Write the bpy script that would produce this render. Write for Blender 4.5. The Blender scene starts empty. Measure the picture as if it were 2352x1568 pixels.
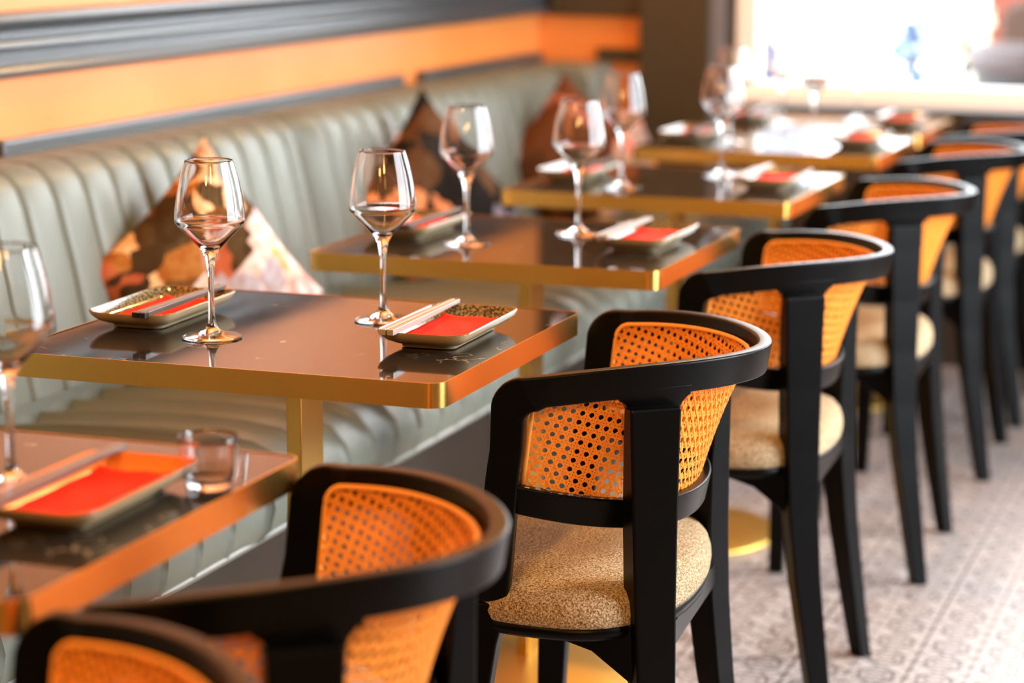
import bpy, bmesh, math, random
from mathutils import Vector, Matrix
random.seed(7)
PI = math.pi
S = bpy.context.scene
COL = S.collection

# ---------------------------------------------------------------- camera
cam = bpy.data.cameras.new('camera'); camo = bpy.data.objects.new('camera', cam); COL.objects.link(camo)
CR = Vector((0.94304, 0.33264, 0.00449)); CU = Vector((-0.06470, 0.17016, 0.98329)); CF = Vector((-0.32632, 0.92757, -0.18199))
camo.matrix_world = Matrix(((CR.x, CU.x, -CF.x, 0.9601), (CR.y, CU.y, -CF.y, -2.4769), (CR.z, CU.z, -CF.z, 1.2935), (0, 0, 0, 1)))
cam.sensor_width = 36; cam.lens = 5281.4 * 36 / 2352
cam.clip_start = .05; cam.clip_end = 200
cam.dof.use_dof = True; cam.dof.focus_distance = 2.86; cam.dof.aperture_fstop = 2.8
S.camera = camo
# ---------------------------------------------------------------- world, light, exposure
W = bpy.data.worlds.new('sky'); S.world = W; W.use_nodes = True
bg = W.node_tree.nodes['Background']; bg.inputs[0].default_value = (.84, .92, 1, 1); bg.inputs[1].default_value = 11.5
def area(loc, rot, sx, sy, power, color, portal=False):
    l = bpy.data.lights.new('area_light', 'AREA'); l.shape = 'RECTANGLE'; l.size = sx; l.size_y = sy
    l.energy = power; l.color = color
    if portal: l.cycles.is_portal = True
    o = bpy.data.objects.new('area_light', l); COL.objects.link(o); o.location = loc; o.rotation_euler = rot
    return o
area((.93, 4.25, 1.7), (-PI/2, 0, 0), 3.1, 1.8, 1, (1, 1, 1), True)        # window in the back wall
area((2.86, 1.95, 1.5), (0, PI/2, 0), 2.4, 4.2, 1, (1, 1, 1), True)        # windows in the right wall
sl = bpy.data.lights.new('sun', 'SUN'); sl.energy = 3.3; sl.angle = math.radians(14); sl.color = (1, .96, .93)
so = bpy.data.objects.new('sun', sl); COL.objects.link(so); so.rotation_euler = Vector((.80, .42, .42)).to_track_quat('Z', 'Y').to_euler()
# warm ceiling lamps over the banquette, aisle and camera side
def lamp(loc, power, r=.05, color=(1, .55, .18)):
    l = bpy.data.lights.new('ceiling_lamp', 'POINT'); l.energy = power; l.color = color; l.shadow_soft_size = r
    o = bpy.data.objects.new('ceiling_lamp', l); COL.objects.link(o); o.location = loc
for x, y, pw in ((-.45, -1.6, 26), (-.35, .2, 38), (-.35, 2.0, 38), (-.5, 3.5, 44), (1.5, -2.6, 90), (.55, -3.4, 100)):
    lamp((x, y, 2.45), pw, .05 if y > -2 else .25)
vs = S.view_settings; vs.view_transform = 'Standard'; vs.look = 'None'; vs.gamma = 1; vs.exposure = 0.3
vs.use_curve_mapping = False
S.cycles.use_denoising = True; S.cycles.max_bounces = 10; S.cycles.transparent_max_bounces = 12
S.cycles.sample_clamp_indirect = 6; S.cycles.blur_glossy = .6; S.cycles.transmission_bounces = 8
S.cycles.use_adaptive_sampling = True

# ---------------------------------------------------------------- materials
def mat(name, col=(.5, .5, .5), rough=.5, metal=0, spec=.5, **kw):
    m = bpy.data.materials.new(name); m.use_nodes = True
    b = m.node_tree.nodes['Principled BSDF']
    b.inputs['Base Color'].default_value = (*col, 1); b.inputs['Roughness'].default_value = rough
    b.inputs['Metallic'].default_value = metal; b.inputs['Specular IOR Level'].default_value = spec
    for k, v in kw.items(): b.inputs[k.replace('_', ' ')].default_value = v
    return m
def N(m, t, **kw):
    n = m.node_tree.nodes.new(t)
    for k, v in kw.items(): setattr(n, k, v)
    return n
def L(m, a, b): m.node_tree.links.new(a, b)
def coords(m, scale=1, kind='Object'):
    tc = N(m, 'ShaderNodeTexCoord'); mp = N(m, 'ShaderNodeMapping')
    mp.inputs['Scale'].default_value = (scale,)*3 if not isinstance(scale, tuple) else scale
    L(m, tc.outputs[kind], mp.inputs[0]); return mp.outputs[0]
def ramp(m, fac, stops):
    r = N(m, 'ShaderNodeValToRGB'); L(m, fac, r.inputs[0]); e = r.color_ramp.elements
    while len(e) < len(stops): e.new(.5)
    for k, (p, c) in enumerate(stops): e[k].position = p; e[k].color = (*c, 1)
    return r.outputs[0]
def noise(m, vec, scale, detail=4, rough=.5):
    n = N(m, 'ShaderNodeTexNoise'); n.inputs['Scale'].default_value = scale; n.inputs['Detail'].default_value = detail
    n.inputs['Roughness'].default_value = rough; L(m, vec, n.inputs['Vector']); return n.outputs['Fac']
def bump(m, h, strength=.3, dist=.002):
    b = N(m, 'ShaderNodeBump'); b.inputs['Strength'].default_value = strength; b.inputs['Distance'].default_value = dist
    L(m, h, b.inputs['Height']); L(m, b.outputs[0], m.node_tree.nodes['Principled BSDF'].inputs['Normal'])
def base(m, sock): L(m, sock, m.node_tree.nodes['Principled BSDF'].inputs['Base Color'])
def roughs(m, sock): L(m, sock, m.node_tree.nodes['Principled BSDF'].inputs['Roughness'])

M = {}
m = M['wood'] = mat('black_wood', (.0012, .0012, .0012), .32, spec=.14)
g = noise(m, coords(m, (8, 8, 60)), 6, 5); bump(m, g, .06, .001)
m = M['cane'] = mat('cane', (.9, .36, .06), .5, spec=.3)
cc = ramp(m, noise(m, coords(m, 60), 3, 3), [(.3, (.95, .34, .035)), (.75, (.99, .46, .075))]); base(m, cc)
tl = N(m, 'ShaderNodeBsdfTranslucent'); L(m, cc, tl.inputs[0]); mxs = N(m, 'ShaderNodeMixShader'); mxs.inputs[0].default_value = .22
L(m, m.node_tree.nodes['Principled BSDF'].outputs[0], mxs.inputs[1]); L(m, tl.outputs[0], mxs.inputs[2]); L(m, mxs.outputs[0], m.node_tree.nodes['Material Output'].inputs[0])
M['cane_edge'] = mat('cane_edging', (.97, .42, .07), .45)
m = M['fabric'] = mat('tweed', (.3, .2, .1), .95, spec=.1)
v = coords(m, 1); n1 = noise(m, v, 420, 3, .7); n2 = noise(m, v, 1100, 2, .6)
base(m, ramp(m, n1, [(.34, (.11, .055, .02)), (.47, (.38, .25, .12)), (.57, (.64, .50, .32)), (.70, (.88, .78, .62))]))
bump(m, n2, .7, .002)
m = M['brass'] = mat('brushed_brass', (.91, .54, .13), .27, 1)
n1 = noise(m, coords(m, (3, 3, 160)), 9, 3); roughs(m, ramp(m, n1, [(.3, (.255,)*3), (.7, (.265,)*3)]))
m = M['brass_matte'] = mat('brass_base', (.72, .46, .10), .42, 1)
m = M['top'] = mat('black_gloss_top', (.022, .018, .014), .06, 0, spec=.28)
m.node_tree.nodes['Principled BSDF'].inputs['IOR'].default_value = 1.36
v = coords(m, (1, 1, 1)); sc = N(m, 'ShaderNodeTexWave', wave_type='BANDS'); sc.inputs['Scale'].default_value = 2.0
sc.inputs['Distortion'].default_value = 26; sc.inputs['Detail'].default_value = 6; sc.inputs['Detail Scale'].default_value = 3.5; L(m, v, sc.inputs['Vector'])
mk = noise(m, v, 14, 3)
mm = N(m, 'ShaderNodeMath', operation='MULTIPLY'); L(m, ramp(m, sc.outputs['Fac'], [(.985, (0,)*3), (1, (1,)*3)]), mm.inputs[0]); L(m, ramp(m, mk, [(.52, (0,)*3), (.62, (1,)*3)]), mm.inputs[1])
base(m, ramp(m, mm.outputs[0], [(0, (.022, .018, .014)), (1, (.30, .24, .17))]))
roughs(m, ramp(m, noise(m, v, 5, 5), [(.3, (.035,)*3), (.7, (.085,)*3)]))
m = M['leather'] = mat('sage_leather', (.30, .30, .23), .42, spec=.5)
v = coords(m); base(m, ramp(m, noise(m, v, 3, 4), [(.3, (.135, .150, .122)), (.7, (.175, .195, .165))])); bump(m, noise(m, v, 260, 3), .12, .001)
M['plinth'] = mat('plinth_dark', (.018, .010, .006), .5)
M['piping'] = mat('piping_grey', (.5, .5, .46), .5)
m = M['orange'] = mat('orange_wall', (.93, .40, .07), .38, spec=.5)
base(m, ramp(m, noise(m, coords(m), 2.2, 5), [(.3, (.76, .235, .045)), (.7, (.84, .29, .075))]))
m = M['trim'] = mat('grey_trim', (.055, .062, .068), .28, spec=.65)
M['dark'] = mat('dark_pillar', (.045, .032, .014), .55)
M['slate'] = mat('slate_trim', (.16, .17, .20), .4)
M['white'] = mat('white_paint', (.95, .94, .93), .4)
M['ceil'] = mat('ceiling_paint', (.10, .07, .045), .8)
M['darkwall'] = mat('dark_wall', (.045, .028, .014), .7)
M['grout'] = mat('grout', (.30, .24, .18), .8)
# patterned cement tile, pattern follows each tile's own centre
m = M['tile'] = mat('patterned_tile', (.6, .5, .45), .35)
tc = N(m, 'ShaderNodeTexCoord'); sp = N(m, 'ShaderNodeSeparateXYZ'); L(m, tc.outputs['Object'], sp.inputs[0])
def mth(op, a, b=None, c=None):
    n = N(m, 'ShaderNodeMath', operation=op)
    for i, q in enumerate((a, b, c)):
        if q is None: continue
        if isinstance(q, (int, float)): n.inputs[i].default_value = q
        else: L(m, q, n.inputs[i])
    return n.outputs[0]
X_ = mth('WRAP', sp.outputs[0], .1, -.1); Y_ = mth('WRAP', sp.outputs[1], .1, -.1); wn = noise(m, tc.outputs['Object'], 90, 2)
ax = mth('SUBTRACT', mth('ABSOLUTE', X_), .05); ay = mth('SUBTRACT', mth('ABSOLUTE', Y_), .05); aax = mth('ABSOLUTE', ax); aay = mth('ABSOLUTE', ay)
d1 = mth('ADD', mth('SQRT', mth('ADD', mth('MULTIPLY', ax, ax), mth('MULTIPLY', ay, ay))), mth('MULTIPLY', mth('SUBTRACT', wn, .5), .006))
ring = mth('ABSOLUTE', mth('SUBTRACT', d1, .030)); ring2 = mth('ABSOLUTE', mth('SUBTRACT', d1, .016)); dg = mth('ABSOLUTE', mth('SUBTRACT', aax, aay)); grid = mth('MINIMUM', mth('ABSOLUTE', X_), mth('ABSOLUTE', Y_)); cr = mth('ABSOLUTE', mth('SUBTRACT', mth('ADD', aax, aay), .052))
dist = mth('MINIMUM', mth('MINIMUM', mth('MINIMUM', ring, mth('ADD', ring2, .001)), mth('ADD', dg, .0012)), mth('MINIMUM', mth('ADD', grid, .0005), cr))
base(m, ramp(m, mth('MULTIPLY', mth('ADD', dist, mth('MULTIPLY', noise(m, tc.outputs['Object'], 35, 4), .004)), 100), [(.30, (.06, .045, .04)), (.52, (.34, .28, .25)), (.66, (.64, .58, .55))]))
# glass
m = M['glass'] = mat('clear_glass', (1, 1, 1), .0, IOR=1.48, Transmission_Weight=1.0)
m = M['pane'] = bpy.data.materials.new('window_glass'); m.use_nodes = True
nt = m.node_tree; nt.nodes.remove(nt.nodes['Principled BSDF'])
tr = N(m, 'ShaderNodeBsdfTransparent'); gl = N(m, 'ShaderNodeBsdfGlossy'); gl.inputs['Roughness'].default_value = .0
fr = N(m, 'ShaderNodeFresnel'); mx = N(m, 'ShaderNodeMixShader'); L(m, fr.outputs[0], mx.inputs[0]); L(m, tr.outputs[0], mx.inputs[1]); L(m, gl.outputs[0], mx.inputs[2])
L(m, mx.outputs[0], nt.nodes['Material Output'].inputs[0])
# crockery
M['glaze_out'] = mat('cream_glaze', (.50, .38, .22), .14, spec=.6)
m = M['glaze_in'] = mat('speckled_glaze', (.2, .16, .07), .10, spec=.6)
vo = N(m, 'ShaderNodeTexVoronoi'); vo.inputs['Scale'].default_value = 330; L(m, coords(m), vo.inputs['Vector'])
base(m, ramp(m, vo.outputs['Distance'], [(.1, (.55, .42, .20)), (.38, (.30, .22, .09)), (.6, (.06, .045, .018))]))
M['reflect_in'] = mat('glaze_orange_reflection', (.85, .22, .03), .2, spec=.6)  # nearest plate's well: the chair's orange reflection painted into the glaze colour
M['rim'] = mat('brown_rim', (.20, .11, .03), .15, spec=.6)
m = M['napkin'] = mat('red_napkin', (.95, .028, .006), .75, spec=.15)
bump(m, noise(m, coords(m, (1, 4, 1)), 30, 3), .25, .002)
M['stick'] = mat('pale_chopstick', (.40, .36, .32), .25, spec=.6)
M['stick_dark'] = mat('dark_chopstick', (.10, .085, .075), .22, spec=.7)
M['tip'] = mat('black_tip', (.01, .01, .012), .3)
def floral(name, palette, scale):
    m = mat(name, (.3, .2, .1), .85, spec=.1)
    v = coords(m); w = N(m, 'ShaderNodeTexNoise'); w.inputs['Scale'].default_value = 9; L(m, v, w.inputs['Vector'])
    va = N(m, 'ShaderNodeVectorMath', operation='MULTIPLY_ADD'); L(m, w.outputs['Color'], va.inputs[0]); va.inputs[1].default_value = (.13,)*3; L(m, v, va.inputs[2])
    vo = N(m, 'ShaderNodeTexVoronoi'); vo.inputs['Scale'].default_value = scale; L(m, va.outputs[0], vo.inputs['Vector'])
    hs = N(m, 'ShaderNodeSeparateColor'); L(m, vo.outputs['Color'], hs.inputs[0])
    c1 = ramp(m, hs.outputs[0], palette)
    for nd in m.node_tree.nodes:
        if nd.bl_idname == 'ShaderNodeValToRGB' and len(nd.color_ramp.elements) == len(palette): nd.color_ramp.interpolation = 'CONSTANT'
    mixn = N(m, 'ShaderNodeMix', data_type='RGBA'); L(m, ramp(m, noise(m, v, 45, 4), [(.35, (0,)*3), (.65, (1,)*3)]), mixn.inputs[0])
    L(m, c1, mixn.inputs[6])
    mul = N(m, 'ShaderNodeMix', data_type='RGBA', blend_type='MULTIPLY'); mul.inputs[0].default_value = .75; L(m, c1, mul.inputs[6]); mul.inputs[7].default_value = (.75, .45, .3, 1)
    L(m, mul.outputs[2], mixn.inputs[7]); base(m, mixn.outputs[2]); return m
M['floral_warm'] = floral('floral_velvet_ochre', [(0, (.06, .035, .012)), (.25, (.20, .085, .018)), (.42, (.42, .17, .035)), (.56, (.90, .58, .30)), (.66, (.09, .055, .02)), (.80, (.50, .13, .05)), (.92, (.55, .36, .24))], 19)
M['floral_pale'] = floral('floral_cotton_pink', [(0, (.88, .72, .68)), (.3, (.9, .82, .78)), (.5, (.85, .4, .38)), (.62, (.85, .70, .66)), (.8, (.5, .48, .55)), (.9, (.9, .45, .2))], 18)
M['floral_dark'] = floral('floral_velvet_dark', [(0, (.012, .010, .008)), (.40, (.10, .05, .02)), (.54, (.80, .32, .14)), (.68, (.85, .25, .20)), (.76, (.02, .015, .012)), (.90, (.22, .21, .28))], 12)
M['floral_rust'] = floral('floral_velvet_rust', [(0, (.13, .05, .018)), (.5, (.08, .035, .014)), (.74, (.42, .17, .12)), (.88, (.05, .025, .012))], 10)
# street
M['pave'] = mat('pavement', (.55, .53, .50), .9)
M['facade'] = mat('white_render', (.8, .78, .75), .9)
M['blue'] = mat('blue_paint', (.005, .018, .07), .5)
M['terra'] = mat('terracotta_fabric', (.17, .032, .012), .8)
M['tan'] = mat('brown_cushion', (.035, .012, .003), .8)
M['potgrey'] = mat('grey_pot', (.009, .008, .009), .6)
M['potrim'] = mat('rose_rim', (.045, .028, .027), .6)
M['leafpale'] = mat('cream_petals', (.5, .45, .30), .8)
M['leafblue'] = mat('blue_green_leaves', (.10, .16, .30), .8)

# ---------------------------------------------------------------- helpers
def link_mesh(name, verts, faces, m=None, parent=None, smooth=False, mats=None, fm=None, bevel=0, segs=2):
    me = bpy.data.meshes.new(name); me.from_pydata([tuple(v) for v in verts], [], faces); me.update()
    o = bpy.data.objects.new(name, me); COL.objects.link(o)
    for q in (mats or [m]): me.materials.append(q)
    if fm:
        for i, p in enumerate(me.polygons): p.material_index = fm[i]
    if smooth:
        for p in me.polygons: p.use_smooth = True
    if parent: o.parent = parent
    if bevel:
        b = o.modifiers.new('bevel', 'BEVEL'); b.width = bevel; b.segments = segs; b.limit_method = 'ANGLE'; b.angle_limit = .6
        b.harden_normals = False
    return o
class MB:
    def __init__(s): s.v = []; s.f = []
    def box(s, x0, x1, y0, y1, z0, z1):
        b = len(s.v); s.v += [(x, y, z) for z in (z0, z1) for y in (y0, y1) for x in (x0, x1)]
        s.f += [[b+i for i in q] for q in ((0, 2, 3, 1), (4, 5, 7, 6), (0, 1, 5, 4), (2, 6, 7, 3), (0, 4, 6, 2), (1, 3, 7, 5))]; return s
    def loft(s, rings, close=True, caps=True):
        n = len(rings[0]); b = len(s.v)
        for r in rings: s.v += [tuple(q) for q in r]
        for i in range(len(rings)-1):
            for j in range(n if close else n-1):
                k = (j+1) % n; s.f.append([b+i*n+j, b+i*n+k, b+(i+1)*n+k, b+(i+1)*n+j])
        if caps and close: s.f.append([b+j for j in range(n)][::-1]); s.f.append([b+(len(rings)-1)*n+j for j in range(n)])
        return s
    def lathe(s, prof, n=48, c=(0, 0, 0), caps=False):
        rings = [[(c[0]+r*math.cos(2*PI*k/n), c[1]+r*math.sin(2*PI*k/n), c[2]+z) for k in range(n)] for r, z in prof]
        return s.loft(rings, True, caps)
    def build(s, name, m, parent=None, **kw): return link_mesh(name, s.v, s.f, m, parent, **kw)
def tag(o, label, cat, group=None):
    o['label'] = label; o['category'] = cat
    if group: o['group'] = group
    return o
def thing(name, label, cat, loc=(0, 0, 0), rz=0, group=None):
    o = bpy.data.objects.new(name, None); COL.objects.link(o); o.location = loc; o.rotation_euler = (0, 0, rz)
    o.empty_display_size = .05
    return tag(o, label, cat, group)
def struct(o): o['kind'] = 'structure'; return o
def copy_tree(o, parent=None):
    c = o.copy(); COL.objects.link(c)
    if parent: c.parent = parent
    for ch in o.children: copy_tree(ch, c)
    return c
def place(proto, used, loc, rz, label, group):
    o = proto if not used else copy_tree(proto)
    o.location = loc; o.rotation_euler = (0, 0, rz); o['label'] = label; o['group'] = group; return o
def rrect(w, l, r, n=6):      # rounded rectangle, centred, counter-clockwise
    pts = []
    for cx, cy, a in ((w/2-r, l/2-r, 0), (-w/2+r, l/2-r, PI/2), (-w/2+r, -l/2+r, PI), (w/2-r, -l/2+r, 1.5*PI)):
        for k in range(n+1): t = a+PI/2*k/n; pts.append((cx+r*math.cos(t), cy+r*math.sin(t)))
    return pts
def fix(o):
    bm = bmesh.new(); bm.from_mesh(o.data); bmesh.ops.recalc_face_normals(bm, faces=bm.faces); bm.to_mesh(o.data); bm.free(); return o

# ---------------------------------------------------------------- room shell
XL, XR, YB, YF, ZC = -1.30, 2.80, 4.19, -4.6, 2.9
fl = struct(MB().box(XL-.1, XR+.1, YF-.1, YB+.1, -.12, -.004).build('floor', M['grout']))
TS = .2
tv = MB(); tv.box(-TS/2+.0015, TS/2-.0015, -TS/2+.0015, TS/2-.0015, -.012, 0)
tile_me = None
for ix in range(-3, 8):
    for iy in range(2, 21):
        x = .04+.1+ix*TS-.0; y = .0+iy*TS+.09
        if y+TS/2 > YB or x+TS/2 > XR: continue
        if iy < 4 and ix < -1: continue
        if tile_me is None:
            o = tv.build('tile', M['tile'], fl, bevel=0); tile_me = o.data
        else:
            o = bpy.data.objects.new('tile', tile_me); COL.objects.link(o); o.parent = fl
        o.location = (x, y, random.uniform(-.0006, .0004)); o.rotation_euler = (0, 0, random.choice((0, PI/2, PI, -PI/2)))
# tiles beyond the ones in view
rest = MB()
for ix in range(-6, 14):
    for iy in range(-22, 21):
        x = .14+ix*TS; y = .09+iy*TS
        if x+TS/2 > XR or x-TS/2 < XL or y+TS/2 > YB or y-TS/2 < YF: continue
        if -3 <= ix <= 7 and 2 <= iy and not (iy < 4 and ix < -1): continue
        rest.box(x-.14-.0985, x-.14+.0985, y-.09-.0985, y-.09+.0985, -.012, 0)
o = rest.build('tile_field', M['tile'], fl); o['kind'] = 'stuff'; o.location = (.14, .09, 0)
struct(MB().box(XL-.1, XR+.1, YF-.1, YB+.1, ZC, ZC+.1).build('ceiling', M['ceil']))
wl = struct(MB().box(XL-.12, XL, YF, YB+.12, 0, ZC).build('wall_left', M['orange']))
# wainscot panels with a moulded top on the left wall
for y0, y1 in ((-4.5, -2.24), (-2.10, -.43), (-.30, 1.06), (1.112, 3.034), (3.171, 4.15)):
    MB().box(XL-.001, XL+.028, y0, y1, .05, .891).build('panel', M['trim'], wl, bevel=.006)
# dado moulding: stacked profiles running the length of the wall
def moulding(name, prof, y0, y1, m):      # prof: (x offset from wall, z)
    pts = [(XL-.001, prof[0][1])]+[(XL+a, z) for a, z in prof]+[(XL-.001, prof[-1][1])]
    return struct(fix(MB().loft([[(a, y, z) for a, z in pts] for y in (y0, y1)]).build(name, m, bevel=.002)))
moulding('trim_1', [(.012, 1.0), (.034, 1.004), (.040, 1.014), (.034, 1.022), (.020, 1.026), (.020, 1.050), (.034, 1.056), (.030, 1.066), (.018, 1.070), (.018, 1.086), (.044, 1.094), (.052, 1.106), (.046, 1.118), (.02, 1.120)], YF, YB, M['trim'])
# back wall around the window opening
WX0, WX1, WZ0, WZ1 = -.686, 2.50, .745, 2.5
wb = MB(); wb.box(XL, WX0, YB, YB+.12, 0, ZC); wb.box(WX1, XR, YB, YB+.12, 0, ZC); wb.box(WX0, WX1, YB, YB+.12, 0, WZ0); wb.box(WX0, WX1, YB, YB+.12, WZ1, ZC)
wbk = struct(wb.build('wall_back', M['darkwall']))
MB().box(XL+.001, -.969, YB-.006, YB+.001, .05, 1.0).build('panel', M['orange'], wbk)
fr_ = MB(); fr_.box(-1.113, -.970, YB-.022, YB-.006, .862, .905); fr_.box(-1.113, -1.078, YB-.022, YB-.006, .30, .862)
struct(fr_.build('trim_2', M['dark'], bevel=.003))
struct(MB().box(XL+.04, -.97, YB-.03, YB+.001, 1.0, 1.12).build('trim_3', M['dark'], bevel=.004))
struct(MB().box(-.970, -.757, YB-.06, YB+.001, 0, ZC).build('trim_4', M['dark'], bevel=.004))
struct(MB().box(-.757, -.713, YB-.045, YB+.001, 0, ZC).build('trim_5', M['slate'], bevel=.003))
struct(MB().box(-.713, -.687, YB-.03, YB+.001, 0, ZC).build('trim_6', M['dark'], bevel=.003))
# window 1 : frame, sill, mullion, pane
wf = MB(); fy0, fy1 = YB-.012, YB+.07
wf.box(WX0, -.623, fy0, fy1, WZ0, WZ1); wf.box(WX1-.06, WX1, fy0, fy1, WZ0, WZ1); wf.box(-.623, WX1-.06, fy0, fy1, WZ1-.06, WZ1); wf.box(-.623, WX1-.06, fy0, fy1, WZ0+.03, .813)
w1 = struct(wf.build('window_1', M['white'], bevel=.004))
MB().box(WX0, WX1, YB-.05, fy1, WZ0+.012, WZ0+.04).build('sill', M['white'], w1, bevel=.004)
MB().box(.94, 1.0, fy0, fy1, .813, WZ1-.06).build('mullion', M['white'], w1, bevel=.004)
for a, b in ((-.623, .94), (1.0, WX1-.06)): MB().box(a, b, YB+.03, YB+.036, .813, WZ1-.06).build('pane', M['pane'], w1)
# right wall with two tall windows (out of frame, lights the aisle)
wr = MB(); RY = ((-.1, 1.9), (2.02, 4.0)); RZ0, RZ1 = .35, 2.7
wr.box(XR, XR+.12, YF, RY[0][0], 0, ZC); wr.box(XR, XR+.12, RY[0][1], RY[1][0], RZ0, RZ1); wr.box(XR, XR+.12, RY[-1][1], YB+.12, 0, ZC)
wr.box(XR, XR+.12, RY[0][0], RY[-1][1], 0, RZ0); wr.box(XR, XR+.12, RY[0][0], RY[-1][1], RZ1, ZC)
struct(wr.build('wall_right', M['darkwall']))
for i, (a, b) in enumerate(RY):
    f = MB(); f.box(XR+.02, XR+.08, a, a+.05, RZ0, RZ1); f.box(XR+.02, XR+.08, b-.05, b, RZ0, RZ1); f.box(XR+.02, XR+.08, a+.05, b-.05, RZ0, RZ0+.05); f.box(XR+.02, XR+.08, a+.05, b-.05, RZ1-.05, RZ1)
    w = struct(f.build('window_%d' % (i+2), M['slate'])); MB().box(XR+.045, XR+.051, a+.05, b-.05, RZ0+.05, RZ1-.05).build('pane', M['pane'], w)
struct(MB().box(XL-.12, XR+.12, YF-.12, YF, 0, ZC).build('wall_front', M['darkwall']))

# ---------------------------------------------------------------- banquette
SEAM0, ML, CH = .61, 1.49, .1035
ban = thing('banquette', 'long sage green leather banquette with channel-tufted seat and back along the left wall', 'banquette', (0, 0, 0))
def chan(y, y0, y1, n):
    """groove profile over a module: 0 in a groove, 1 on the crown; and end rounding"""
    u = (y-y0)/(y1-y0)*n; c = abs(math.sin(PI*u)); c = c**.15
    e = min(y-y0, y1-y); q = max(0, 1-e/.08); e_ = q**1.7
    return c, e_
backprof = [(-1.035, .44), (-1.048, .50), (-1.066, .58), (-1.086, .68), (-1.104, .75), (-1.116, .798), (-1.130, .832), (-1.150, .852), (-1.178, .863), (-1.22, .866), (-1.272, .864)]
def bnorm(i, P):
    a = P[max(0, i-1)]; b = P[min(len(P)-1, i+1)]; dx, dz = b[0]-a[0], b[1]-a[1]; l = math.hypot(dx, dz); return (dz/l, -dx/l)
def tufted(name, prof, y0, y1, n, amp, endr, back, parent, per=16):
    V = []; F = []; K = n*per; P = prof; top = [1]*len(P)
    if name == 'back_cushion': top[-4:] = [.7, .4, .25, .1]
    else: top[-5:] = [.9, .75, .6, .4, .2]
    for j in range(K+1):
        y = y0+(y1-y0)*j/K; c, e = chan(y, y0, y1, n)
        for i, (x, z) in enumerate(P):
            nx, nz = bnorm(i, P); d = amp*(c-1)-endr*e
            V.append((x+nx*d*top[i], y, z+nz*d*top[i]))
    n_ = len(P)
    for j in range(K):
        for i in range(n_-1): F.append([j*n_+i, j*n_+i+1, (j+1)*n_+i+1, (j+1)*n_+i])
    # back and ends
    b = len(V)
    for j in (0, K):
        for (x, z) in back: V.append((x, y0+(y1-y0)*j/K, z))
    nb = len(back)
    for s, j in ((0, 0), (1, K)):
        ring = [j*n_+i for i in range(n_)]+[b+s*nb+i for i in range(nb)]
        F.append(ring if s else ring[::-1])
    for i in range(nb-1): F.append([b+i, b+i+1, b+nb+i+1, b+nb+i])
    F.append([n_-1, b, b+nb, K*n_+n_-1]); F.append([b+nb-1, 0, K*n_, b+2*nb-1])
    o = link_mesh(name, V, F, M['leather'], parent, smooth=True); fix(o)
    md = o.modifiers.new('es', 'EDGE_SPLIT'); md.split_angle = 1.1
    return o
mods = [(SEAM0-2*ML, SEAM0-ML), (SEAM0-ML, SEAM0), (SEAM0, SEAM0+ML), (SEAM0+ML, SEAM0+2*ML)]
nch = round(ML/CH)
for a, b in mods:
    tufted('back_cushion', backprof, a+.002, b-.002, nch, .028, .06, [(-1.272, .44)], ban)
seatprof = [(-1.04, .455), (-.95, .463), (-.85, .469), (-.75, .472), (-.66, .470), (-.60, .463), (-.560, .448), (-.538, .426), (-.529, .40), (-.530, .372), (-.537, .352)]
for a, b in mods:
    tufted('seat_cushion', seatprof, a+.002, b-.002, nch, .016, .02, [(-.60, .352), (-1.04, .352)], ban)
# last short module up to the back wall and the upright end cushion across the corner
YE = SEAM0+2*ML
tufted('seat_cushion', seatprof, YE+.002, 4.17, 6, .008, .02, [(-.60, .352), (-1.04, .352)], ban)
tufted('back_cushion', backprof, YE+.002, 3.93, 3, .010, .02, [(-1.272, .44)], ban)
q = MB(); pts = rrect(.24, .42, .055, 6)
q.loft([[(-1.165+x, y, .655+z) for x, z in pts] for y in (3.935, 4.185)]); q.build('end_cushion', M['leather'], ban, bevel=.02, segs=3)
MB().box(-1.285, -.60, SEAM0-2*ML, 4.18, 0, .35).build('plinth', M['plinth'], ban)
MB().box(-1.285, -1.03, SEAM0-2*ML, 4.18, .35, .44).build('back_frame', M['plinth'], ban)
pp = MB(); pp.loft([[(-.540+.006*math.cos(t), y, .349+.006*math.sin(t)) for t in [2*PI*k/8 for k in range(8)]] for y in (SEAM0-2*ML, 4.17)]); pp.build('piping', M['piping'], ban, smooth=True)

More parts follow.
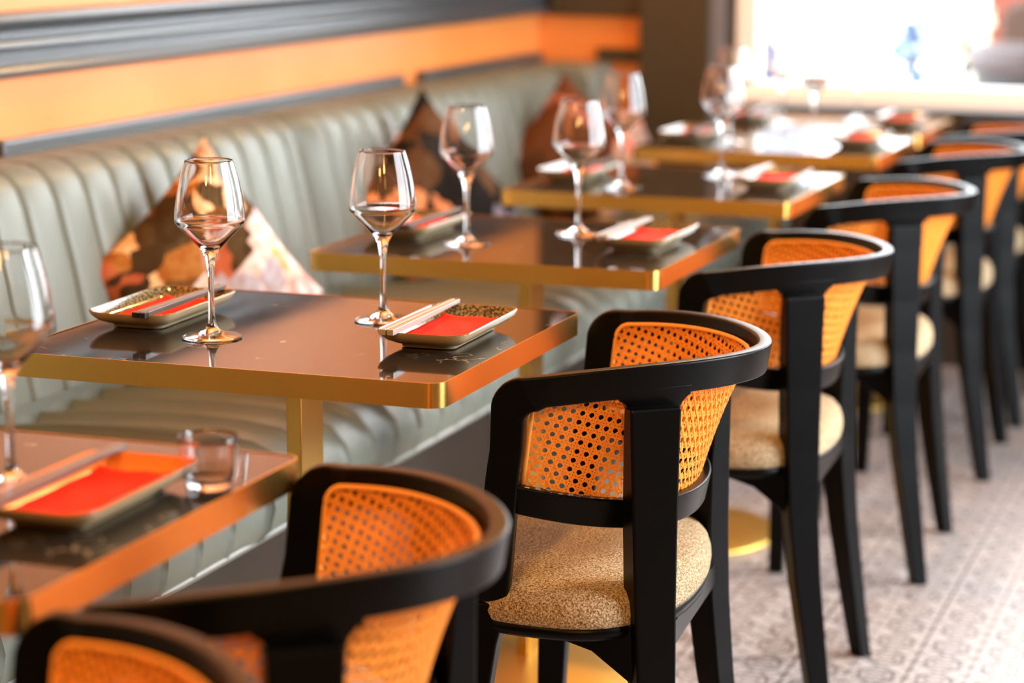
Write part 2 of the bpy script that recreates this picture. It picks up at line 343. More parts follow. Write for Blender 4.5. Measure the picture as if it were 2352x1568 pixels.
# ---------------------------------------------------------------- scatter cushions
def cushion(name, label, P, X, Yv, size, m1, m2=None, depth=.13):
    """square knife-edge cushion. P centre, X and Yv unit vectors of the face"""
    X = Vector(X).normalized(); Yv = Vector(Yv); Yv = (Yv-X*X.dot(Yv)).normalized(); Z = X.cross(Yv)
    n = 18; V = []; F = []
    for s in (1, -1):
        for j in range(n+1):
            for i in range(n+1):
                u, v = i/n*2-1, j/n*2-1
                pinch = 1-.09*(1-u*u)*(abs(v)**3)-0; pinch2 = 1-.09*(1-v*v)*(abs(u)**3)
                t = max(0, (1-abs(u)**2.6))*max(0, (1-abs(v)**2.6)); t = t**.5
                w = .006*math.sin(7*u+3*v)*t
                V.append((u*size/2*pinch2, v*size/2*pinch, s*(depth/2*t+.003)+w))
        b = 0 if s == 1 else (n+1)**2
        for j in range(n):
            for i in range(n):
                q = [b+j*(n+1)+i, b+j*(n+1)+i+1, b+(j+1)*(n+1)+i+1, b+(j+1)*(n+1)+i]; F.append(q if s == 1 else q[::-1])
    o_ = (n+1)**2; edge = [i for i in range(n+1)]+[(n)+(n+1)*j for j in range(1, n+1)]+[n*(n+1)+i for i in range(n-1, -1, -1)]+[(n+1)*j for j in range(n-1, 0, -1)]
    for k in range(len(edge)): a, c = edge[k], edge[(k+1) % len(edge)]; F.append([c, a, a+o_, c+o_])
    fm = None; mats = [m1]
    if m2: mats = [m1, m2]; fm = [1 if sum(V[i][0] for i in f)/len(f) > -.02+.03*math.sin(sum(V[i][1] for i in f)*9) else 0 for f in F]
    o = link_mesh(name, V, F, mats=mats, fm=fm, smooth=True); fix(o)
    o.matrix_world = Matrix(((X.x, Yv.x, Z.x, P[0]), (X.y, Yv.y, Z.y, P[1]), (X.z, Yv.z, Z.z, P[2]), (0, 0, 0, 1)))
    return tag(o, label, 'cushion', 'scatter cushions on the banquette')
def face_axes(nx, ny, nz, roll):
    Z = Vector((nx, ny, nz)).normalized(); up = Vector((0, 0, 1)); R_ = up.cross(Z).normalized(); U_ = Z.cross(R_)
    return R_*math.cos(roll)+U_*math.sin(roll), -R_*math.sin(roll)+U_*math.cos(roll)
a, b = face_axes(.88, -.42, .22, -.95)
cushion('scatter_cushion', 'ochre and pink floral cushion standing on its corner behind the middle table', (-.985, 1.335, .615), a, b, .39, M['floral_warm'], M['floral_pale'])
a, b = face_axes(.88, -.42, .22, -.85)
cushion('scatter_cushion', 'black cushion with large orange and coral flowers on the middle stretch of banquette', (-.985, 2.50, .62), a, b, .40, M['floral_dark'], None)
a, b = face_axes(.62, -.75, .18, -.75)
cushion('scatter_cushion', 'rust brown floral cushion tucked into the far corner of the banquette', (-.975, 3.52, .62), a, b, .36, M['floral_rust'], None)
a, b = face_axes(.75, -.6, .3, .2)
cushion('scatter_cushion', 'small pale pink floral cushion lying low behind the fourth row of glasses', (-.86, 3.60, .60), a, b, .24, M['floral_pale'], None, .11)

# ---------------------------------------------------------------- tables
TL, TW, TSP, TT = .5985, .5464, .9335, .0307
def make_table():
    t = thing('bistro_table', '-', 'table')
    pts = rrect(TL, TW, .022, 7)
    MB().loft([[(x*.998, y*.998, z) for x, y in pts] for z in (.722, .7493)]).build('table_top', M['top'], t)
    # brass edge band: a closed ring a hair prouder than the top
    V = []; n = len(pts); inn = rrect(TL-.003, TW-.003, .0205, 7)
    for pp_, z in ((inn, .7502), (pts, .7502), (pts, .7195), (inn, .7195)): V += [(x, y, z) for x, y in pp_]
    F = []
    for k in range(4):
        for i in range(n): j = (i+1) % n; F.append([k*n+i, ((k+1) % 4)*n+i, ((k+1) % 4)*n+j, k*n+j])
    o = link_mesh('edge_band', V, F, M['brass'], t); fix(o); o.data.polygons.foreach_set('use_smooth', [True]*len(F))
    md = o.modifiers.new('es', 'EDGE_SPLIT'); md.split_angle = .6
    MB().box(-.013, .009, -.036, .036, .02, .722).build('post', M['brass'], t, bevel=.0015)
    MB().box(-.10, .10, -.10, .10, .712, .722).build('mounting_plate', M['plinth'], t)
    MB().lathe([(0, 0), (.222, 0), (.226, .004), (.222, .009), (.20, .013), (.06, .019), (.04, .021), (0, .021)], 64).build('base', M['brass_matte'], t, smooth=True)
    return t
tprot = make_table(); rows = []
tlabels = ['nearest brass-edged black table, cut by the left edge, with the small tumbler', 'brass-edged black table in sharp focus with two wine glasses', 'third brass-edged table from the camera, beside the second sharp cane chair',
           'fourth brass-edged table, in front of the dark pillar', 'fifth brass-edged table, near half of the pair by the window', 'farthest brass-edged table, half of the pair touching the window sill']
for i in range(5): rows.append((-TL/2, (i-1)*TSP+TW/2))
rows.append((-TL/2, 3*TSP+TW*1.5+.012))
for i, (x, y) in enumerate(rows):
    place(tprot, i > 0, (x, y, 0), 0, tlabels[i], 'brass-edged bistro tables along the banquette')

# ---------------------------------------------------------------- chairs
H, D, NN = .26, .303, 1.85
def spt(t, d, h, n):
    c, s = math.cos(t), math.sin(t); c = max(c, 0)
    return d*c**(2/n), h*(1 if s >= 0 else -1)*abs(s)**(2/n)
def arc(d, h, n, K, t0=-PI/2, t1=PI/2):
    """K+1 points evenly spaced by length with outward normals"""
    fine = [spt(t0+(t1-t0)*i/2000, d, h, n) for i in range(2001)]; acc = [0]
    for i in range(2000): acc.append(acc[-1]+math.dist(fine[i], fine[i+1]))
    out = []; k = 0
    for i in range(K+1):
        target = acc[-1]*i/K
        while k < 1999 and acc[k+1] < target: k += 1
        f = (target-acc[k])/max(1e-9, acc[k+1]-acc[k]); f = min(max(f, 0), 1)
        out.append((fine[k][0]+(fine[k+1][0]-fine[k][0])*f, fine[k][1]+(fine[k+1][1]-fine[k][1])*f))
    nr = []
    for i in range(K+1):
        a_, b_ = out[max(0, i-1)], out[min(K, i+1)]; tx, ty = b_[0]-a_[0], b_[1]-a_[1]; l = math.hypot(tx, ty); nr.append((ty/l, -tx/l))
    nr[0] = (0, -1); nr[-1] = (0, 1)
    return out, nr, acc[-1]
def rimz(u): return .7386+.183*u-.389*u*u
D2, H2, N2 = .224, .247, 2.15
def ringz(u): return .617-.19*min(u, .224)
def make_chair():
    t = thing('cane_armchair', '-', 'chair')
    K = 96; out, nr, Ltop = arc(D, H, NN, K)
    TH, BH, LEAN = .019, .040, .16
    # --- arm rail swept as one bent band, front ends turning down into the posts
    st = []
    def side(v):      # stations from the foot of the post up to the start of the rail; v = -1 near, +1 far
        res = []
        post = [(-.026, .018, .455), (-.020, .024, .50), (-.014, .030, .56), (-.006, .037, .62), (.000, .042, .655)]
        for uo, ui, z in post: res.append(((uo, z), (ui, z+.004)))
        co = (.045, rimz(.045)-.040); ro = .042; ci = (.062, rimz(.05)-BH-.018); ri = .018
        for k in range(9):
            a_ = PI-.18-(PI/2-.16)*k/8
            res.append(((co[0]+ro*math.cos(a_), co[1]+ro*math.sin(a_)), (ci[0]+ri*math.cos(a_), ci[1]+ri*math.sin(a_))))
        return res
    def vout(z): return H-.10*max(0, (.74-z))
    left = side(-1)
    for (o_, i_) in left: st.append(((o_[0], -vout(o_[1]), o_[1]), (i_[0], -vout(i_[1])+.0, i_[1]), (0, -1)))
    for k in range(K+1):
        u, v = out[k]
        if u < .068: continue
        nx, ny = nr[k]; z = rimz(u)
        st.append(((u, v, z), (u-nx*LEAN*BH, v-ny*LEAN*BH, z-BH), (nx, ny)))
    for (o_, i_) in left[::-1]: st.append(((o_[0], vout(o_[1]), o_[1]), (i_[0], vout(i_[1]), i_[1]), (0, 1)))
    rings = []
    for o_, i_, n_ in st:
        w = Vector((n_[0], n_[1], 0))*TH; o_ = Vector(o_); i_ = Vector(i_)
        rings.append([o_, i_, i_-w, o_-w])
    o = MB().loft(rings).build('arm_rail', M['wood'], t, smooth=True, bevel=.0035, segs=2); fix(o)
    md = o.modifiers.new('wn', 'WEIGHTED_NORMAL')
    # --- front legs
    for s in (-1, 1):
        rr = []
        for z, u0, u1, v1, tk in ((0, -.056, -.026, .222, .022), (.15, -.056, -.020, .226, .025), (.30, -.055, -.012, .229, .027), (.40, -.045, .004, .230, .028), (.455, -.0265, .0178, .2313, .028)):
            rr.append([(u0, s*v1, z), (u1, s*v1, z), (u1, s*(v1-tk), z), (u0, s*(v1-tk), z)])
        fix(MB().loft(rr).build('leg', M['wood'], t, bevel=.003))
    # --- rear legs, proud of the rail, flaring into it at the top
    for s in (-1, 1):
        ang = .62
        wd = Vector((math.cos(ang), s*-math.sin(ang), 0)); nd = Vector((math.sin(ang), s*math.cos(ang), 0))
        rr = []
        for z, u, v, hw, tk in ((0, .250, .216, .015, .026), (.10, .235, .213, .0185, .029), (.25, .214, .209, .023, .033), (.36, .204, .205, .026, .036), (.46, .200, .201, .028, .038), (.56, .198, .199, .030, .036), (.66, .197, .200, .0325, .028), (.708, .197, .201, .034, .022)):
            c = Vector((u, s*v, z))
            rr.append([c-wd*hw, c+wd*hw, c+wd*hw-nd*tk, c-wd*hw-nd*tk])
        fix(MB().loft(rr).build('leg', M['wood'], t, bevel=.003))
    # T-shaped flares where the rear legs meet the rail, curved with it
    fo, fn, fl_ = arc(D, H, NN, 600)
    for s in (-1, 1):
        ks = [k for k in range(601) if fo[k][1]*s > 0]; kc = min(ks, key=lambda k: abs(fo[k][0]-.197)); step = fl_/600; fr2 = []
        for j in range(-34, 35):
            k = kc+j; e = abs(j)*step
            if k < 0 or k > 600: continue
            if e < .034: drop = .075
            else: q_ = min(1, (e-.034)/.024); drop = .024*(1-math.sqrt(max(0, 1-(1-q_)**2)))+.0005
            (u, v), (nx, ny) = fo[k], fn[k]; z = rimz(u); n3 = Vector((nx, ny, 0)); a0 = Vector((u, v, z))
            if e > .060: continue
            ta = a0-n3*LEAN*.028+Vector((0, 0, -.030)); bz = -BH-drop; tb = a0+n3*LEAN*bz+Vector((0, 0, bz))
            fr2.append([ta, tb, tb-n3*.017, ta-n3*.017])
        fix(MB().loft(fr2).build('flare', M['wood'], t, bevel=.0015))
    # --- lower back rail
    o2, n2, _ = arc(D2, H2, N2, K); rr = []
    for (u, v), (nx, ny) in zip(o2, n2):
        z = ringz(u); w = Vector((nx, ny, 0)); a_ = Vector((u, v, z))
        if u < .030: continue
        rr.append([a_, a_-w*.022, a_-w*.028+Vector((0, 0, -.038)), a_-w*.008+Vector((0, 0, -.038))])
    o = fix(MB().loft(rr).build('back_rail', M['wood'], t, smooth=True, bevel=.003)); o.modifiers.new('wn', 'WEIGHTED_NORMAL')
    # --- cane panel woven from flat strands laid out on the developed cone
    K3 = 400
    top, tn, Lt = arc(D-.0275, H-.0265, NN, K3); bot, bn, _ = arc(D2-.014, H2-.015, N2, K3)
    SA = .26; R1 = Lt/PI; r1 = R1/SA; LS = .150
    def surf(x, y, off=0):
        """developed plane -> chair space; returns None outside the panel"""
        X_, Y_ = x, r1-y; rho = math.hypot(X_, Y_); th = math.atan2(X_, Y_)
        s_ = th/SA/PI+.5; w = (r1-rho)/LS
        if s_ < .004 or s_ > .996 or w < -.06 or w > 1.03: return None
        f = s_*K3; i = min(int(f), K3-1); f -= i
        tu, tv_ = top[i][0]+(top[i+1][0]-top[i][0])*f, top[i][1]+(top[i+1][1]-top[i][1])*f
        bu, bv = bot[i][0]+(bot[i+1][0]-bot[i][0])*f, bot[i][1]+(bot[i+1][1]-bot[i][1])*f
        zt = rimz(tu)-.017; zb = ringz(bu)-.004
        nx = tn[i][0]*(1-f)+tn[i+1][0]*f; ny = tn[i][1]*(1-f)+tn[i+1][1]*f
        sag = -.004*math.sin(PI*w)
        U_, Z_ = tu+(bu-tu)*w, zt+(zb-zt)*w
        if Z_ > zt+.002 or U_ < .034+(Z_-.6)*.117: return None
        if U_ < .0715 and Z_ > .711 and (U_-.0715)**2+(Z_-.711)**2 > .0235**2: return None
        return (U_+nx*(off+sag), tv_+(bv-tv_)*w+ny*(off+sag), Z_)
    V = []; F = []; P = .0123
    ext = r1*math.sin(PI/2*SA)+.02; y0_, y1_ = -.02, LS+r1*(1-math.cos(PI/2*SA))+.02
    def strand(p0, p1, wd_, ph, amp=.0007, layer=0):
        d = (p1[0]-p0[0], p1[1]-p0[1]); l = math.hypot(*d); n_ = max(1, int(l/(P/2))); nx, ny = -d[1]/l*wd_/2, d[0]/l*wd_/2
        prev = None
        for i in range(n_+1):
            x, y = p0[0]+d[0]*i/n_, p0[1]+d[1]*i/n_
            off = layer+amp*(1 if (i+ph) % 2 else -1)
            a_ = surf(x+nx, y+ny, off); b_ = surf(x-nx, y-ny, off)
            if a_ and b_:
                k = len(V); V.extend([a_, b_])
                if prev is not None: F.append([prev, prev+1, k+1, k])
                prev = k
            else: prev = None
    nx_ = int(ext/P)+1
    for i in range(-nx_, nx_+1):
        for e, ph in ((-.00175, 0), (.00175, 1)): strand((i*P+e, y0_), (i*P+e, y1_), .0024, ph+i)
    for j in range(int(y0_/P)-1, int(y1_/P)+2):
        for e, ph in ((-.00175, 1), (.00175, 0)): strand((-ext, j*P+e), (ext, j*P+e), .0024, ph+j)
    tot = int((ext+y1_)/P)+2
    for k in range(-tot, tot+1):
        c = (k+.5)*P
        for sg in (1, -1):
            # y = sg*x + c
            x0, x1 = -ext, ext
            ya, yb_ = sg*x0+c, sg*x1+c
            lo, hi = y0_, y1_
            xs = sorted(((lo-c)/sg, (hi-c)/sg)); xa = max(x0, xs[0]); xb = min(x1, xs[1])
            if xb-xa < .01: continue
            strand((xa, sg*xa+c), (xb, sg*xb+c), .0026, k, .0003, .0009*sg)
    o = link_mesh('cane_panel', V, F, M['cane'], t); 
    o['label'] = 'woven orange cane panel with octagonal holes'
    # rattan edging bead round the panel on the inside
    path = []
    for i in range(int(K3*.05), int(K3*.95)+1, 4):
        u, v = top[i]; nx, ny = tn[i]; path.append(Vector((u-nx*.003, v-ny*.003, rimz(u)-.0165)))
    def post_pts(s):
        vv = lambda u: s*(.2335*(1-(u/.2755)**1.85)**.54-.003); r_ = [Vector((.036+(z-.6)*.117, vv(.036+(z-.6)*.117), z)) for z in (.605, .635, .665, .69)]
        return r_+[Vector((.0715+.0225*math.cos(a_), vv(.0715+.0225*math.cos(a_)), .711+.0225*math.sin(a_))) for a_ in [PI-PI/2*k/6 for k in range(7)]]
    path = [q for q in path if q.x > .080]
    path = post_pts(-1)+path+post_pts(1)[::-1]
    rr = []
    for i, q in enumerate(path):
        a_, b_ = path[max(0, i-1)], path[min(len(path)-1, i+1)]; T_ = (b_-a_).normalized(); A_ = T_.cross(Vector((0, 0, 1)))
        A_ = A_.normalized() if A_.length > .2 else Vector((1, 0, 0)); B_ = T_.cross(A_).normalized()
        rr.append([q+A_*.0028*math.cos(w)+B_*.0028*math.sin(w) for w in [2*PI*k/8 for k in range(8)]])
    MB().loft(rr).build('cane_edging', M['cane_edge'], t, smooth=True)
    # --- seat: D-shaped padded cushion and its wooden frame
    def splan(a_, k=1):
        c, s_ = math.cos(a_), math.sin(a_); n_ = 2.6 if c < 0 else 2.3
        e = 2/n_; uu = (1 if c >= 0 else -1)*abs(c)**e*(.137 if c >= 0 else .185); vv = (1 if s_ >= 0 else -1)*abs(s_)**e*.243
        return (.083+uu*k, vv*k)
    na = 72; rings = []
    for k, z in ((1, .434), (1.006, .438), (1.012, .446), (1.006, .456), (.985, .466), (.94, .4745), (.85, .481), (.65, .487), (.4, .490), (.15, .491), (.001, .491)):
        rings.append([(*splan(2*PI*i/na, k), z) for i in range(na)])
    o = MB().loft(rings).build('seat', M['fabric'], t, smooth=True); fix(o)
    rings = [[(*splan(2*PI*i/na, k), z) for i in range(na)] for k, z in ((.93, .416), (.985, .418), (1.0, .424), (1.0, .4345), (.99, .4345))]
    fix(MB().loft(rings).build('seat_frame', M['wood'], t, smooth=True))
    for s in (-1, 1):      # side aprons, deep at the rear leg
        v0, v1 = s*.205, s*.188
        prof = [(-.02, .434), (.195, .434), (.200, .352), (.190, .348), (.165, .362), (.12, .396), (.06, .414), (-.02, .412)]
        fix(MB().loft([[(u, v, z) for u, z in prof] for v in (v0, v1)]).build('apron', M['wood'], t, bevel=.002))
    rr = [[(.185, v, .385), (.208, v, .385), (.208, v, .416), (.185, v, .416)] for v in (-.18, .18)]
    fix(MB().loft(rr).build('stretcher', M['wood'], t))
    rr = [[(-.04, v, .385), (-.012, v, .385), (-.012, v, .418), (-.04, v, .418)] for v in (-.21, .21)]
    fix(MB().loft(rr).build('stretcher', M['wood'], t))
    return t
cprot = make_chair()
chairs = [(.012, -1.190, .06, 'black-framed cane armchair nearest the camera, only its top rim showing at lower left'),
          (.004, -.655, .05, 'blurred cane armchair at the nearest table, its curved rim sweeping across the bottom'),
          (.012, .3346, .0708, 'cane armchair in sharp focus at the table with two sharp glasses'),
          (.010, 1.225, .04, 'cane armchair directly behind the sharp one, at the third table'),
          (.017, 2.12, .03, 'cane armchair at the fourth table, third from the window'),
          (.015, 3.02, .03, 'cane armchair at the near half of the window pair'),
          (.015, 3.64, .02, 'farthest cane armchair, right below the window sill')]
for i, (x, y, r, lb) in enumerate(chairs):
    place(cprot, i > 0, (x, y, 0), r, lb, 'black cane armchairs along the aisle')

# ---------------------------------------------------------------- wine glasses
def make_wine():
    prof_o = [(0, 0), (.0385, 0), (.0392, .0010), (.0385, .0020), (.030, .0036), (.018, .0062), (.0105, .0100), (.0070, .0150), (.0050, .022), (.0041, .035), (.0038, .055), (.0040, .075), (.0048, .090), (.0066, .101), (.0095, .110), (.0150, .1185), (.024, .1285), (.034, .1385), (.0415, .1460), (.0448, .1505), (.0458, .1555), (.0452, .166), (.0425, .186), (.0385, .206), (.0340, .222), (.0312, .2312), (.0307, .232)]
    prof_i = [(.0302, .2315), (.0330, .222), (.0376, .206), (.0416, .186), (.0443, .166), (.0448, .1560), (.0438, .1520), (.0403, .1472), (.0325, .1398), (.0222, .1302), (.0135, .1222), (.0070, .1178), (0, .1163)]
    t = thing('wine_glass', '-', 'wine glass')
    def sm(P, n=3):
        out = []
        for i in range(len(P)-1):
            p0 = P[max(0, i-1)]; p1 = P[i]; p2 = P[i+1]; p3 = P[min(len(P)-1, i+2)]
            for k in range(n):
                u = k/n; c = []
                for a_ in (0, 1): c.append(.5*((2*p1[a_])+(-p0[a_]+p2[a_])*u+(2*p0[a_]-5*p1[a_]+4*p2[a_]-p3[a_])*u*u+(-p0[a_]+3*p1[a_]-3*p2[a_]+p3[a_])*u**3))
                out.append((max(c[0], 0), max(c[1], 0)))
        out.append(P[-1]); return out
    i0 = 8
    full = prof_o[:2]+sm(prof_o[1:])[1:]+sm(prof_i)
    o = MB().lathe(full, 64).build('bowl_and_stem', M['glass'], t, smooth=True); 
    bm = bmesh.new(); bm.from_mesh(o.data); bmesh.ops.remove_doubles(bm, verts=bm.verts, dist=1e-6); bmesh.ops.recalc_face_normals(bm, faces=bm.faces); bm.to_mesh(o.data); bm.free()
    return t
wp = make_wine(); ZT = .7503
glasses = [(-.3917, .1834, 'left wine glass on the table in sharp focus'),
           (-.2322, .382, 'right wine glass in sharp focus, touching the plate of the sharp table'),
           (-.215, -.595, 'large blurred wine glass at the left edge on the nearest table'),
           (-.386, 1.117, 'left blurred wine glass on the third table'),
           (-.249, 1.304, 'right blurred wine glass on the third table'),
           (-.378, 1.995, 'wine glass on the fourth table in front of the orange wall'),
           (-.245, 2.29, 'wine glass on the fourth table in front of the window jamb'),
           (-.40, 2.99, 'left wine glass on the fifth table, blown out by the window'),
           (-.235, 3.18, 'right wine glass on the fifth table, blown out by the window'),
           (-.40, 3.55, 'left wine glass on the farthest table, against the window'),
           (-.235, 3.74, 'right wine glass on the farthest table, against the window')]
for i, (x, y, lb) in enumerate(glasses): place(wp, i > 0, (x, y, ZT), random.uniform(0, 3), lb, 'empty wine glasses set on the tables')
# ---------------------------------------------------------------- tumbler
q = MB().lathe([(0, 0), (.0190, 0), (.0208, .0015), (.0232, .010), (.0262, .025), (.0288, .045), (.0292, .0505), (.0286, .0512), (.0280, .0505), (.0274, .045), (.0248, .026), (.0218, .012), (.0192, .0075), (.012, .0062), (0, .006)], 56)
o = q.build('tumbler', M['glass'], smooth=True); bm = bmesh.new(); bm.from_mesh(o.data); bmesh.ops.remove_doubles(bm, verts=bm.verts, dist=1e-6); bmesh.ops.recalc_face_normals(bm, faces=bm.faces); bm.to_mesh(o.data); bm.free()
o.location = (-.030, -.540, ZT); tag(o, 'small clear water tumbler at the far right corner of the nearest table', 'tumbler')

# ---------------------------------------------------------------- plates, napkins, chopsticks
def make_plate(inner):
    t = thing('rectangular_plate', '-', 'plate')
    def ring(w, l, r, z, lift=0): return [(x, y, z+lift*(abs(x)/(w/2))**2*(abs(y)/(l/2))**2) for x, y in rrect(w, l, r, 6)]
    w, l = .124, .236
    outer = [ring(.070, .168, .012, 0), ring(.074, .172, .013, .0005), ring(.074, .172, .013, .0035), ring(.086, .190, .016, .0058), ring(.106, .214, .020, .0110), ring(.119, .230, .023, .0165, .002), ring(w, l, .024, .0208, .004)]
    rim = [ring(w, l, .024, .0208, .004), ring(w-.0012, l-.0012, .0235, .0222, .004), ring(w-.0040, l-.0040, .022, .0220, .004)]
    inn = [ring(w-.0040, l-.0040, .022, .0220, .004), ring(.112, .222, .021, .0160, .002), ring(.096, .202, .018, .0095), ring(.078, .178, .015, .0062), ring(.01, .06, .003, .0058)]
    fix(MB().loft(outer, True, True).build('dish_body', M['glaze_out'], t, smooth=True))
    o = MB().loft(rim, True, False).build('rim', M['rim'], t, smooth=True)
    o = MB().loft(inn, True, True).build('well', inner, t, smooth=True)
    # drop inner caps that would close the dish
    bm = bmesh.new(); bm.from_mesh(o.data); bm.faces.ensure_lookup_table(); big = [f for f in bm.faces if len(f.verts) > 4]; big.sort(key=lambda f: -f.calc_area()); bmesh.ops.delete(bm, geom=big[:1], context='FACES_ONLY'); bm.to_mesh(o.data); bm.free()
    for o in t.children:
        if o.name.startswith('dish_body'):
            bm = bmesh.new(); bm.from_mesh(o.data); big = [f for f in bm.faces if len(f.verts) > 4 and f.calc_center_median().z > .01]; bmesh.ops.delete(bm, geom=big, context='FACES_ONLY'); bm.to_mesh(o.data); bm.free()
    return t
pl1 = make_plate(M['glaze_in']); pl2 = make_plate(M['reflect_in'])
def make_napkin():
    V = []; F = []; nx, ny = 14, 24; w, l = .078, .176
    for layer, (zz, sc_) in enumerate(((0, 1), (.0022, .995))):
        b = len(V)
        for j in range(ny+1):
            for i in range(nx+1):
                u, v = i/nx-.5, j/ny-.5
                z = zz+.0075+.0095*max(0, abs(u)*2-.72)+.012*max(0, abs(v)*2-.78)*1.1+.0008*math.sin(11*u+6*v)*math.sin(9*v)
                V.append((u*w*sc_, v*l*sc_, z))
        for j in range(ny):
            for i in range(nx): F.append([b+j*(nx+1)+i, b+j*(nx+1)+i+1, b+(j+1)*(nx+1)+i+1, b+(j+1)*(nx+1)+i])
    o_ = (nx+1)*(ny+1); edge = [i for i in range(nx+1)]+[nx+(nx+1)*j for j in range(1, ny+1)]+[ny*(nx+1)+i for i in range(nx-1, -1, -1)]+[(nx+1)*j for j in range(ny-1, 0, -1)]
    for k in range(len(edge)): a_, c = edge[k], edge[(k+1) % len(edge)]; F.append([a_, c, c+o_, a_+o_])
    o = link_mesh('folded_napkin', V, F, M['napkin'], smooth=True); fix(o); return tag(o, '-', 'napkin')
nap = make_napkin()
def make_stick(m_, tipm):
    t = thing('chopstick', '-', 'chopstick'); rr = []; A = .262
    for y, a_, b_ in ((-A/2+.012, .0042, .0036), (0, .0040, .0035), (A/2, .0027, .0024)):
        rr.append([(-a_, y, -b_), (a_, y, -b_), (a_, y, b_), (-a_, y, b_)])
    fix(MB().loft(rr).build('shaft', m_, t, bevel=.0006))
    rr = [[(-a_, y, -b_), (a_, y, -b_), (a_, y, b_), (-a_, y, b_)] for y, a_, b_ in ((-A/2, .0043, .0037), (-A/2+.0121, .0043, .0037))]
    fix(MB().loft(rr).build('end_cap', tipm, t, bevel=.0005))
    return t
sk1 = make_stick(M['stick'], M['stick']); sk2 = make_stick(M['stick_dark'], M['tip'])
tn_ = ['the nearest table', 'the sharp table', 'the third table', 'the fourth table', 'the fifth table', 'the farthest table']
first = dict(p1=1, p2=1, n=1, s1=1, s2=1)
def use(key, proto, loc, rz, lb, gr, rx=0):
    o = place(proto, not first[key], loc, rz, lb, gr); first[key] = 0
    if rx: o.rotation_euler = (rx, 0, rz)
    return o
for ti in range(6):
    tx, ty = rows[ti]
    for side_ in ('banquette', 'aisle'):
        if ti == 0 and side_ == 'banquette': continue
        px = -.520 if side_ == 'banquette' else -.102
        py = ty+.020; rz = random.uniform(-.03, .03) if ti != 1 else (.03 if side_ == 'banquette' else .02)
        where = '%s side of %s' % (side_, tn_[ti])
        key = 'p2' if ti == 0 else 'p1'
        use(key, pl2 if ti == 0 else pl1, (px, py, ZT), rz, ('orange (painted reflection)' if ti == 0 else 'speckled olive') + ' rectangular plate on the ' + where, 'rectangular plates laid on the tables')
        use('n', nap, (px, py, ZT+.0002), rz, 'folded red napkin in the plate on the ' + where, 'red napkins in the plates')
        sx = px+.030 if side_ == 'banquette' else px-.036
        dark = (side_ == 'banquette' or ti == 0); kk = 's2' if dark else 's1'; sp_ = sk2 if dark else sk1
        for q_, dx in enumerate((-.0046, .0046)):
            use(kk, sp_, (sx+dx, py-.004, ZT+.0266), rz+(.008 if q_ else -.004), 'chopstick on the plate, ' + where + (', nearer the aisle' if q_ else ', nearer the wall'), 'chopsticks across the plates')

# ---------------------------------------------------------------- street beyond the window
o = struct(MB().box(-12, 14, YB+.12, 24, -.25, -.15).build('floor_street', M['pave']))
fac = thing('white_building', 'sunlit white building front across the street', 'building', (2, 16, -.15))
MB().box(-14, 12, 0, .4, 0, 7).build('wall', M['facade'], fac)
for k in range(5):
    MB().box(-11+k*4.4, -9.4+k*4.4, -.06, .02, .9, 2.7).build('window', M['slate'], fac)
dr = thing('blue_door_post', 'blue painted post at the left edge of the window view', 'post', (-1.05, 6.0, -.15))
MB().loft([[(x, y, z) for x, y in rrect(.13, .13, .02, 3)] for z in (0, .97)]).build('shaft', M['blue'], dr)
MB().lathe([(0, 0), (.07, 0), (.07, .02), (0, .05)], 16, (0, 0, .97)).build('cap', M['blue'], dr)
ch = thing('terrace_armchair', 'terracotta armchair with brown back cushion on the terrace outside', 'armchair', (.10, 7.3, -.15))
q = MB(); q.loft([[(x, y, z) for x, y in rrect(.95, .7, .12, 5)] for z in (.08, .40)]); q.build('seat_base', M['terra'], ch, bevel=.03)
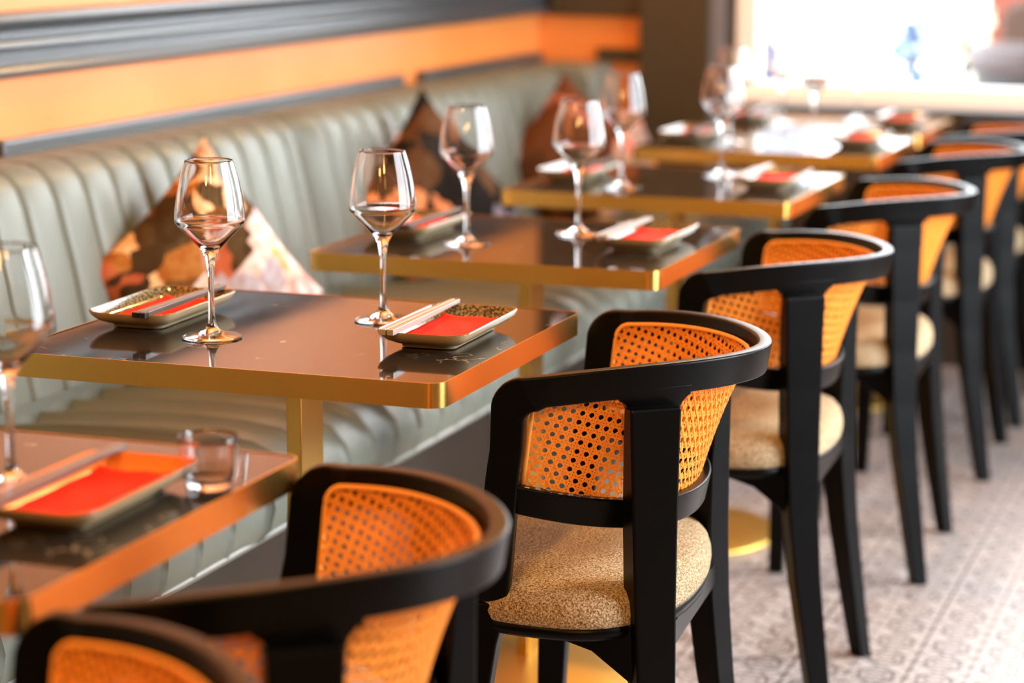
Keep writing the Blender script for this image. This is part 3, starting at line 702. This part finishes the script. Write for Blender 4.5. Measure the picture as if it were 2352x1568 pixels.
q = MB(); q.loft([[(x, y+.30, z+.80) for x, z in rrect(1.06, 1.04, .14, 5)] for y in (0, .16)]); q.build('backrest', M['terra'], ch, bevel=.03)
for sx in (-.44, .44):
    q = MB(); q.loft([[(sx+x, y, z+.42) for y, z in rrect(.66, .36, .10, 4)] for x in (-.07, .07)]); q.build('arm', M['terra'], ch, bevel=.02)
q = MB(); q.loft([[(x, y+.14, z+.82) for x, z in rrect(.90, .56, .08, 5)] for y in (0, .14)]); q.build('cushion', M['tan'], ch, bevel=.03)
pt = thing('flower_pot', 'large grey tapered pot with rose rim outside the window', 'pot', (.01, 6.0, -.15))
MB().lathe([(0, 0), (.13, 0), (.255, .90), (.262, .94), (.24, .94), (.23, .86), (0, .84)], 40).build('body', M['potgrey'], pt, smooth=True)
MB().lathe([(.262, .90), (.278, .90), (.278, .99), (.24, .99), (.24, .90)], 40).build('rim', M['potrim'], pt, smooth=True)
def shrub(x, y, h, m_, lb, nm):
    t = thing('flowering_shrub', lb, 'shrub', (x, y, -.15), 0, 'pale shrubs outside the window'); f = MB()
    for k in range(170):
        a_, b_, r_ = random.uniform(0, 2*PI), random.uniform(-1, 1), random.random()**.5*.11
        cx, cy, cz = r_*math.cos(a_)*math.sqrt(1-b_*b_), r_*math.sin(a_)*math.sqrt(1-b_*b_), h-.28+r_*b_*2.2
        s_ = random.uniform(.02, .045); u = Vector((random.uniform(-1, 1), random.uniform(-1, 1), random.uniform(-1, 1))).normalized(); w = u.orthogonal().normalized(); c = Vector((cx, cy, cz)); b0 = len(f.v)
        f.v += [tuple(c-u*s_), tuple(c+w*s_*.5), tuple(c+u*s_), tuple(c-w*s_*.5)]; f.f.append([b0, b0+1, b0+2, b0+3])
    o = f.build(nm, m_, t); o['kind'] = 'stuff'
    MB().lathe([(.02, 0), (.015, h-.25)], 8).build('stem', M['tan'], t)
shrub(-.34, 6.4, 1.28, M['leafpale'], 'cream flowering shrub outside the window, left of the grey pot', 'petals')
shrub(-.60, 6.8, 1.28, M['leafblue'], 'bluish shrub outside the window, left of the cream one', 'leaves')
